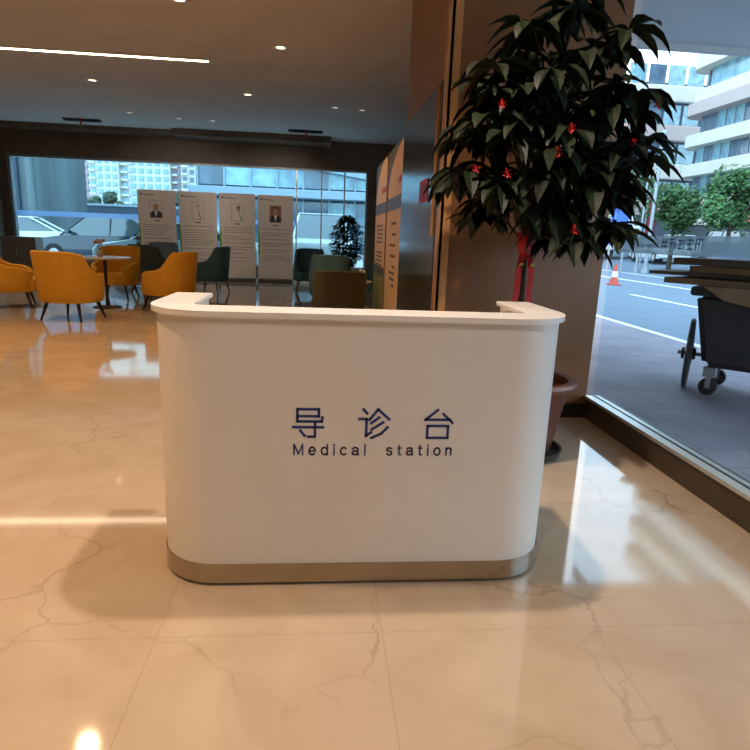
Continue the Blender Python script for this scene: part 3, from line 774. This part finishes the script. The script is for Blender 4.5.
# street lamps, trees, signs
def lamp_post(x,y,z,h,r,label,lean=0):
    o=empty('street_lamp',(x,y,z)); tag(o,label,'street lamp','street lamps across the road')
    mb=MB(); mb.cyl((0,0,0),(lean,0,h),r,r*.6,12); mb.build('post',M['pole'],o,True)
    mb=MB(); mb.cyl((0,0,0),(0,0,.25),r*1.8,r*1.6,12); mb.build('base',M['pole'],o,True)
    mb=MB(); mb.lathe([(r*.6,h),(r*1.5,h+.05),(r*1.7,h+.22),(r*.5,h+.30)],seg=16); mb.build('lamp_head',M['pole'],o,True)
lamp_post(15.75,28.0,0,6.25,.10,'tall grey street lamp, the thicker right one of the pair')
lamp_post(15.38,28.2,0,4.4,.06,'short thin grey street lamp just left of the tall one')
def tree_out(name,x,y,z,h,r,m,label,seed):
    o=empty(name,(x,y,z)); tag(o,label,'tree','street trees across the road'); q=random.Random(seed)
    mb=MB(); mb.cyl((0,0,0),(0,0,h*.5),.13,.08,8)
    for i in range(5):
        a=q.uniform(0,6.28); mb.cyl((0,0,h*.4),(r*.6*math.cos(a),r*.6*math.sin(a),h*.72),.05,.03,6)
    mb.build('trunk',M['bark'],o)
    mb=MB()
    lobes=[(q.uniform(-.6,.6)*r,q.uniform(-.6,.6)*r,h*.68+q.uniform(-.8,.75)*r*.8,r*q.uniform(.35,.55)) for _ in range(13)]
    for i in range(4200):
        lx,ly,lz,lr=q.choice(lobes); v=Vector((q.gauss(0,1),q.gauss(0,1),q.gauss(0,1))).normalized()*lr*q.uniform(.45,1.1)
        c=Vector((lx,ly,lz))+v; k=q.uniform(.08,.15)
        a=Vector((q.gauss(0,1),q.gauss(0,1),q.gauss(0,1))).normalized(); b=a.orthogonal().normalized()
        mb.bm.faces.new([mb.bm.verts.new(c+a*k),mb.bm.verts.new(c+b*k*.6),mb.bm.verts.new(c-a*k),mb.bm.verts.new(c-b*k*.6)])
    mb.build('foliage',m,o,norm=False)
tree_out('street_tree',17.9,29.6,.1,4.9,1.45,M['treeleaf'],'full green street tree just right of the street lamps',1)
tree_out('street_tree',18.35,26.0,.16,4.7,1.45,M['treeleaf'],'green street tree in front of the red awning at the right edge',2)
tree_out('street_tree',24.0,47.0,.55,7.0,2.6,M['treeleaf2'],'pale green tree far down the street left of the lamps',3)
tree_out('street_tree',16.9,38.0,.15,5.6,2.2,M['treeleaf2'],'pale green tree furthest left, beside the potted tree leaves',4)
o=empty('blue_sign_board',(14.15,28,0)); tag(o,'tall blue sign board standing far down the street','sign')
mb=MB(); mb.box(-.42,.42,-.05,.05,1.3,3.4); mb.build('panel',M['bluesign'],o)
for s in (-.35,.35):
    mb=MB(); mb.cyl((s,0,0),(s,0,1.3),.05,.05,8); mb.build('post',M['pole'],o)
o=empty('red_street_banner',(17.6,31.4,.1)); tag(o,'small red banner on a post behind the street lamps','banner')
mb=MB(); mb.box(-.25,.25,-.02,.02,1.9,3.9); mb.build('cloth',M['redsign'],o)
mb=MB(); mb.cyl((-.28,0,0),(-.28,0,4.1),.04,.04,8); mb.build('post',M['pole'],o)
o=empty('delivery_truck',(20.6,42.6,.34)); tag(o,'pale box truck parked far down the street beside the blue sign','truck')
mb=MB(); mb.box(-1.5,1.5,-1.1,2.6,.9,3.0,bev=.04); mb.build('cargo_box',M['carw'],o)
mb=MB(); mb.box(-1.3,1.3,-2.6,-1.15,.6,2.3,bev=.12); mb.build('cab',M['carw'],o,True)
mb=MB(); mb.box(-1.1,1.1,-2.62,-2.5,1.4,2.1,bev=.03); mb.build('windscreen',M['carglass'],o)
for sx in (-1.2,1.2):
    for y in (-1.9,1.6):
        mb=MB(); mb.cyl((sx-.12,y,.42),(sx+.12,y,.42),.42,.42,20); mb.build('wheel',M['tyre'],o,True)
# traffic cone
o=empty('traffic_cone',(9.62,18.9,0)); tag(o,'orange traffic cone on the road beside the pillar edge','traffic cone')
mb=MB(); mb.box(-.18,.18,-.18,.18,0,.04,bev=.01); mb.build('base',M['cone'],o)
mb=MB(); mb.lathe([(.14,.04),(.03,.68),(.01,.68)],seg=20); mb.build('cone_body',M['cone'],o,True)
mb=MB(); mb.lathe([(.104,.26),(.111,.26),(.081,.44),(.074,.44)],seg=20,close=True); mb.build('white_band',M['paint'],o,True)

# ------------------------------------------------------------------ terraced building across the street
def curved_slab(mb,X,yn,yf,z0,z1,r,dep=9):
    """slab whose far street corner is rounded; street face at x=X running along Y"""
    pts=[(X,yn)]
    pts.append((X,yf-r))
    for i in range(1,9):
        a=PI-(PI/2)*i/8; pts.append((X+r+r*math.cos(a),yf-r+r*math.sin(a)))
    pts+= [(X+dep,yf),(X+dep,yn)]
    mb.prism(pts,z0,z1)
bd=empty('terraced_building',(30,38,.9)); tag(bd,'cream office building with curved white terrace bands and ribbon windows','building')
XB=30; kx=XB/26.0
# heights measured on the street face (x=XB)
def Z(z): return 1.28+(z-1.28)*kx
bands=[(Z(11.1),Z(12.0),'fac',-.05),(Z(10.3),Z(11.1),'facpink',-.5),(Z(8.2),Z(9.0),'fac',-.35),(Z(6.2),Z(7.0),'fac',-.35),(4.2,5.35,'fac',-.2),(15.2,16.4,'fac',-.35),(18.2,19.4,'fac',-.35),(21.2,22.4,'fac',-.35),(24.2,25.4,'fac',-.35),(27.2,28.4,'fac',-.35)]
Yn,Yfar=12.0,50.5
for z0,z1,m_,off in bands:
    mb=MB(); curved_slab(mb,XB-30+off,Yn-38,Yfar-38-0,z0-.9,z1-.9,1.6); mb.build('terrace_band',M[m_],bd,True)
mb=MB(); mb.box(.9,9,Yn-38,Yfar-39.2,-.9,27.4); mb.build('core_wall',M['ofc'],bd)
rows=[(Z(9.0),Z(10.3)),(Z(7.0),Z(8.2)),(5.35,Z(6.2))]
srcs=[]
for m_ in ('wincy','win'):
    mb=MB(); mb.box(0,.12,.05,1.0,.02,1.0); w_=mb.build('window',M[m_],bd)
    mb=MB(); mb.box(-.05,0,0,.05,0,1.0); f_=mb.build('frame_bar',M['frame'],w_); srcs.append((w_,f_))
qq=random.Random(4); usedw=set()
for ri,(z0,z1) in enumerate(rows):
    y=24.0
    while y<Yfar-2.0:
        k=0 if qq.random()<(.7,.35,.3)[ri] else 1
        w_,f_=srcs[k]
        if k not in usedw: usedw.add(k); wo=w_
        else:
            wo=w_.copy(); C.objects.link(wo); wo.parent=bd
            ff=f_.copy(); C.objects.link(ff); ff.parent=wo
        wo.location=(.55,y-38,z0-.9); wo.scale=(1,1,z1-z0); y+=1.04
for z in (13.8,16.5,19.5,22.5,25.5):
    mb=MB(); mb.box(.6,.9,24-38,Yfar-2-38,z-.9,z+.8); mb.build('ribbon_window',M['wincy'],bd)
# shops
mb=MB(); mb.box(-.1,.9,Yn-38,Yfar-40,-.9,2.1); mb.build('shopfront',M['shop'],bd)
mb=MB(); mb.prism([(-.1,3.1),(-1.5,2.35),(-1.5,2.2),(-.1,2.2)],27-38,40.5-38,'y'); mb.build('awning',M['awning'],bd)
mb=MB(); mb.box(-.5,-.1,41-38,46-38,3.0,3.3); mb.build('shop_sign',M['shopgreen'],bd)
mb=MB(); mb.box(-.3,-.1,41-38,49-38,2.2,2.9); mb.build('shop_fascia',M['fac'],bd)
# building further down the street
b2=empty('terraced_building',(33,60,.9)); tag(b2,'paler building with horizontal terraces further down the street behind the lamps','building')
mb=MB(); mb.box(-14,10,0,12,0,16); mb.build('core_wall',M['ofc'],b2)
for i,z in enumerate((3.4,7.0,10.6,14.2)):
    mb=MB(); mb.box(-14.4,10.4,-.6,0,z,z+1.5,bev=.15); mb.build('terrace_band',M['fac'] if i%2 else M['facpink'],b2)
    for k in range(12):
        mb=MB(); mb.box(-13.6+k*2,-11.9+k*2,-.08,0,z+1.6,z+3.4) ; mb.build('window',M['wincy'] if k%3 else M['win'],b2)

# ------------------------------------------------------------------ waste cart outside
CX,CY,CR=4.03,4.68,-43
bn=empty('waste_bin_cart',(CX,CY,0),R(CR)); tag(bn,'large charcoal wheeled waste cart on the pavement outside the window','waste cart')
mb=MB()
a=[(-.60,-.30),(.72,-.30),(.72,.36),(-.60,.36)]; b=[(-.72,-.38),(.80,-.38),(.80,.44),(-.72,.44)]
A=[mb.bm.verts.new((x,y,.25)) for x,y in a]; B=[mb.bm.verts.new((x,y,.90)) for x,y in b]
mb.bm.faces.new(A[::-1]); mb.bm.faces.new(B)
for i in range(4): j=(i+1)%4; mb.bm.faces.new((A[i],A[j],B[j],B[i]))
bmesh.ops.bevel(mb.bm,geom=list(mb.bm.edges),offset=.05,segments=3,affect='EDGES')
mb.build('tub',M['bin'],bn,True)
mb=MB(); mb.box(-.76,.84,-.42,.48,.88,.96,bev=.025); mb.build('rim',M['bin'],bn,True)
for sx,sy in ((-.53,-.24),(.62,-.24),(-.53,.28),(.62,.28)):
    mb=MB(); mb.box(sx-.05,sx+.05,sy-.045,sy+.045,.165,.25); mb.box(sx-.02,sx+.02,sy-.045,sy-.035,.065,.165); mb.box(sx-.02,sx+.02,sy+.035,sy+.045,.065,.165); mb.build('caster_fork',M['hub'],bn)
    mb=MB(); mb.cyl((sx,sy-.028,.075),(sx,sy+.028,.075),.075,.075,20); mb.build('caster_wheel',M['tyre'],bn,True)
mb=MB(); mb.lathe([(.30,-.022),(.325,-.012),(.325,.012),(.30,.022),(.06,.035),(.05,.06),(.01,.06),(.01,-.06),(.05,-.06),(.06,-.035)],seg=36)
bmesh.ops.transform(mb.bm,matrix=Matrix.Rotation(R(90),4,'Y'),verts=mb.bm.verts)
cwh=mb.build('cart_wheel',M['bin'],bn,True); cwh.location=(-.75,-.08,.325); cwh.rotation_euler=(0,0,R(8))
mb=MB(); mb.cyl((-.84,-.08,.325),(-.58,-.08,.325),.018,.018,10); mb.build('axle',M['hub'],bn)
def cart_pt(x,y): a=R(CR); return (CX+x*math.cos(a)-y*math.sin(a),CY+x*math.sin(a)+y*math.cos(a))
cards=[(-.1,-.05,.992,1.7,.80,.05,2,0,'card','brown flattened box, lowest in the pile on the waste cart'),
 (-.22,.04,1.050,1.85,.62,.03,7,0,'card2','dark thin sheet sticking out furthest left from the pile on the waste cart'),
 (.05,-.05,1.098,1.6,.80,.055,-5,0,'card','brown flattened box in the middle of the pile on the waste cart'),
 (-.05,.02,1.162,1.75,.72,.06,3,0,'card2','thick dark flattened box near the top of the pile on the waste cart'),
 (.45,-.05,1.225,1.1,.75,.05,-6,0,'card3','pale brown flattened box topmost of the pile on the waste cart')]
for x,y,z,l,w_,t_,rz,tl,m_,lb in cards:
    mb=MB(); mb.box(-l/2,l/2,-w_/2,w_/2,-t_/2,t_/2)
    o=mb.build('cardboard_box',M[m_],None); px_,py_=cart_pt(x,y); o.location=(px_,py_,z); o.rotation_euler=(0,0,R(rz+CR-14)); tag(o,lb,'cardboard','flattened boxes on the waste cart')
mb=MB(); mb.prism([(-.66,.966),(-.5,.86),(-.1,.78),(.45,.75),(.8,.80),(.8,.966)],-.422,-.44,'y'); o=mb.build('cardboard_flap',M['card'],None); o.location=(CX,CY,0); o.rotation_euler=(0,0,R(CR)); tag(o,'brown cardboard flap hanging over the front of the waste cart','cardboard')

# ------------------------------------------------------------------ outside: behind the back window
def tower(x0,x1,y,h,m_,wm,label,cols,z0=0,r0=4):
    o=empty('apartment_tower',((x0+x1)/2,y,z0)); hw=(x1-x0)/2
    tag(o,label,'building','apartment towers beyond the back window')
    mb=MB(); mb.box(-hw,hw,0,8,-z0,h); mb.build('wall',M[m_],o)
    first=None; cw_=2*hw/cols
    for r in range(12):
        for c in range(cols):
            if first is None:
                mb=MB(); mb.box(-cw_*.3,cw_*.3,-.12,0,0,.55); first=mb.build('window',M[wm],o); wv=first
            else: wv=first.copy(); C.objects.link(wv); wv.parent=o
            wv.location=(-hw+cw_*(c+.5),0,3.3+r*.93)
        mb=None
    for r in range(12):
        mb=MB(); mb.box(-hw+cw_*.05,-hw+cw_*.95,-.5,-.13,3.15+r*.93,3.4+r*.93); mb.build('balcony',M['towerA'],o)
Yt=80
def X(px): return (px-322)*Yt/594.
tower(X(38),X(80),Yt,34,'towerA','wincy','cream apartment tower at the far left of the skyline',4)
tower(X(80),X(92),Yt+2,34,'towerA','win','narrow cream apartment tower left of the first pink one',2)
tower(X(92),X(107),Yt+1,34,'towerB','win','pink apartment tower left of the banners',3)
tower(X(107),X(133),Yt,34,'towerA','wincy','cream apartment tower right of the first pink one',4)
tower(X(133),X(178),Yt+1,34,'towerA','wincy','wide cream apartment tower above the leftmost banner',6)
tower(X(178),X(190),Yt+2,34,'towerB','win','second pink apartment tower above the second banner',2)
tower(X(190),X(203),Yt,34,'towerA','win','cream apartment tower next to the dark office building',2)
# ribbed dark building left
o=empty('ribbed_building',(-14.6,30,0)); tag(o,'dark vertically ribbed building at the left of the back window','building')
mb=MB(); mb.box(-6,1.35,0,6,0,9); mb.build('wall',M['dbld'],o)
for k in range(11):
    mb=MB(); mb.cyl((-5.7+k*.68,-.05,0),(-5.7+k*.68,-.05,9),.2,.2,12); mb.build('rib',M['ofc'] if k%2 else M['dbld'],o)
# low pavilion / wall and hedge in the middle distance
o=empty('boundary_wall',(-14,44,0)); tag(o,'long grey boundary wall behind the parked cars','wall')
mb=MB(); mb.box(-20,6.0,0,.4,0,2.6); mb.build('wall_face',M['ofc'],o)
mb=MB(); mb.box(-20,6.1,-.1,.5,2.6,2.75); mb.build('coping',M['ofcl'],o)
q=random.Random(9)
for k,(hx,hy) in enumerate(((-29,47),(-24.4,47.5),(-19.8,47),(-15.6,47.6),(-11.4,47))):
    lbl=['at the far left','left of centre','in the middle','right of centre','nearest the office building'][k]
    mb=MB()
    mb.cyl((0,0,0),(0,0,1.5),.15,.1,8)
    for i in range(34): mb.ball((q.uniform(-1.8,1.8),q.uniform(-.6,.6),q.uniform(.9,3.4)),q.uniform(.25,.5),2,jit=.3)
    o=mb.build('shrub',M['hedge'],None); o.location=(hx,hy,0); tag(o,'olive brown shrub behind the boundary wall, '+lbl,'shrub','shrubs behind the boundary wall')
# dark glass office on the right
o=empty('office_building',(-3.0,42,0)); tag(o,'dark glass office building with light mullions behind the banners','building')
mb=MB(); mb.box(-5.6,9,1.0,9,0,14); mb.build('core_wall',M['ofc'],o)
zz=[(0,1.8,'win'),(1.9,3.4,'win'),(4.3,5.6,'wincy'),(6.6,8.2,'win'),(9,11,'wincy')]
for z0,z1,m_ in zz:
    for k in range(8):
        mb=MB(); x=-5.4+k*1.78; mb.box(x,x+1.66,.92,1.0,z0,z1); mb.build('window',M[m_ if (k*7+int(z0*3))%4 else ('wincy' if m_=='win' else 'win')],o)
for k in range(9):
    mb=MB(); x=-5.46+k*1.78; mb.box(x-.05,x+.07,.7,.95,0,14); mb.build('mullion',M['ofcl'],o)
mb=MB(); mb.box(-5.8,9,-.6,1.0,3.55,4.1,bev=.05); mb.build('canopy',M['ofcl'],o)
mb=MB(); mb.prism([(-.5,5.9),(9,4.6),(9,5.1),(-.5,6.4)],.3,.9,'y'); mb.build('sloping_beam',M['ofcl'],o)

# ------------------------------------------------------------------ lights
def spot(name,loc,target,power,col,size,blend=.6,rad=.06):
    l=bpy.data.lights.new(name,'SPOT'); l.energy=power; l.color=col; l.spot_size=R(size); l.spot_blend=blend; l.shadow_soft_size=rad
    o=bpy.data.objects.new(name,l); C.objects.link(o); o.location=loc
    o.rotation_euler=(Vector(target)-Vector(loc)).to_track_quat('-Z','Y').to_euler(); return o
WARM=(1,.63,.34); NEU=(1,.82,.66)
lamps=[]
fix=None
def ceiling_lamp(x,y,power,col,size,label,tgt=None,rad=.06):
    global fix
    if fix is None:
        o=empty('ceiling_spotlight',(x,y,ZC))
        mb=MB(); mb.lathe([(.06,-.004),(.09,-.012),(.095,0),(.06,0)],seg=24,close=True); mb.build('trim_ring',M['whitepl'],o,True)
        mb=MB(); mb.lathe([(.001,-.004),(.06,-.004),(.06,0),(.001,0)],seg=24); mb.build('lens',M['lamp'],o); fix=o
    else: o=copy_tree(fix); o.location=(x,y,ZC)
    tag(o,label,'ceiling light','warm ceiling spotlights')
    spot('spot_lamp',(x,y,ZC-.03),tgt or (x,y,0),power*(.38 if col!=WARM else .40),col,size,rad=rad)
for x,y,pw,c,sz,l in [
 (.30,2.42,600,NEU,105,'warm ceiling spotlight directly above the reception desk'),
 (-1.9,2.0,520,WARM,110,'warm ceiling spotlight left of the reception desk'),
 (-2.2,5.0,420,WARM,110,'warm ceiling spotlight above the floor left behind the desk'),
 (-4.8,4.2,420,WARM,110,'warm ceiling spotlight further left of the desk'),
 (-4.6,7.2,400,WARM,110,'warm ceiling spotlight in front of the mustard armchairs'),
 (-1.6,7.4,300,WARM,110,'warm ceiling spotlight between desk and banners'),
 (-.6,-.3,210,NEU,120,'ceiling spotlight in front of the desk on the left'),
 (1.0,.2,110,NEU,120,'ceiling spotlight in front of the desk on the right'),
 (-3.6,.2,420,WARM,110,'warm ceiling spotlight at the near left'),
 (-1.4,11.9,380,NEU,58,'added warm spotlight aimed at the right portrait banners'),  # extra lamp, put in to brighten the right banners
 (-4.0,11.5,380,NEU,58,'added warm spotlight aimed at the left portrait banners'),  # second added lamp, lifts the left banners
 (-6.6,10.8,420,NEU,100,'added warm fill spotlight at the far left of the lounge'),  # fill lamp added for more light in the back room
 (-.6,8.9,300,WARM,100,'added warm spotlight facing the cream display boards')]:  # lamp added only to light the display boards
    ceiling_lamp(x,y,pw,c,sz,l,(x,15.6,1.7) if 11.4<y<12 else ((.9,8.2,1.4) if y==8.9 else None))
for x,y,sx,sy,loc in ((YR,0,0,0,0),):
    pass
def portal(loc,rot,sx,sy):
    l=bpy.data.lights.new('daylight_portal','AREA'); l.shape='RECTANGLE'; l.size=sx; l.size_y=sy; l.cycles.is_portal=True
    o=bpy.data.objects.new('daylight_portal',l); C.objects.link(o); o.location=loc; o.rotation_euler=rot
portal((2.25,(YW+4.13)/2,1.75),(0,R(90),0),3.3,4.13-YW)
portal(((WX0+WX1)/2,YF+.4,1.66),(R(-90),0,0),WX1-WX0,2.75)

# world
W=bpy.data.worlds.new('sky'); S.world=W; W.use_nodes=True; nt=W.node_tree; nt.nodes.clear()
o=nt.nodes.new('ShaderNodeOutputWorld'); bg=nt.nodes.new('ShaderNodeBackground'); tc=nt.nodes.new('ShaderNodeTexCoord')
sp=nt.nodes.new('ShaderNodeSeparateXYZ'); cr=nt.nodes.new('ShaderNodeValToRGB')
cr.color_ramp.elements[0].position=0; cr.color_ramp.elements[0].color=(.80,.90,.96,1)
cr.color_ramp.elements[1].position=.7; cr.color_ramp.elements[1].color=(.68,.84,1.0,1)
nt.links.new(tc.outputs['Generated'],sp.inputs[0]); nt.links.new(sp.outputs[2],cr.inputs[0]); nt.links.new(cr.outputs[0],bg.inputs[0])
bg.inputs[1].default_value=3.3; nt.links.new(bg.outputs[0],o.inputs[0])

# ------------------------------------------------------------------ camera
f=590.0
cam=bpy.data.cameras.new('camera'); cam.sensor_width=36; cam.sensor_fit='HORIZONTAL'; cam.lens=36*f/750; cam.clip_start=.05; cam.clip_end=400
co=bpy.data.objects.new('camera',cam); C.objects.link(co)
yaw=R(5.5); pitch=math.atan(139/590); roll=R(2.2)
fw0=Vector((math.sin(yaw),math.cos(yaw),0)); r0=Vector((math.cos(yaw),-math.sin(yaw),0)); up=Vector((0,0,1))
fw=fw0*math.cos(pitch)-up*math.sin(pitch); u=fw0*math.sin(pitch)+up*math.cos(pitch)
rt=r0*math.cos(roll)+u*math.sin(roll); u2=-r0*math.sin(roll)+u*math.cos(roll)
mtx=Matrix((rt,u2,-fw)).transposed().to_4x4(); mtx.translation=Vector((0,0,1.28))
co.matrix_world=mtx
S.camera=co
S.view_settings.view_transform='Standard'; S.view_settings.look='None'; S.view_settings.gamma=1; S.view_settings.use_curve_mapping=False
S.view_settings.exposure=.32
try:
    S.cycles.max_bounces=8; S.cycles.transparent_max_bounces=16; S.cycles.diffuse_bounces=4; S.cycles.sample_clamp_indirect=8
except Exception: pass
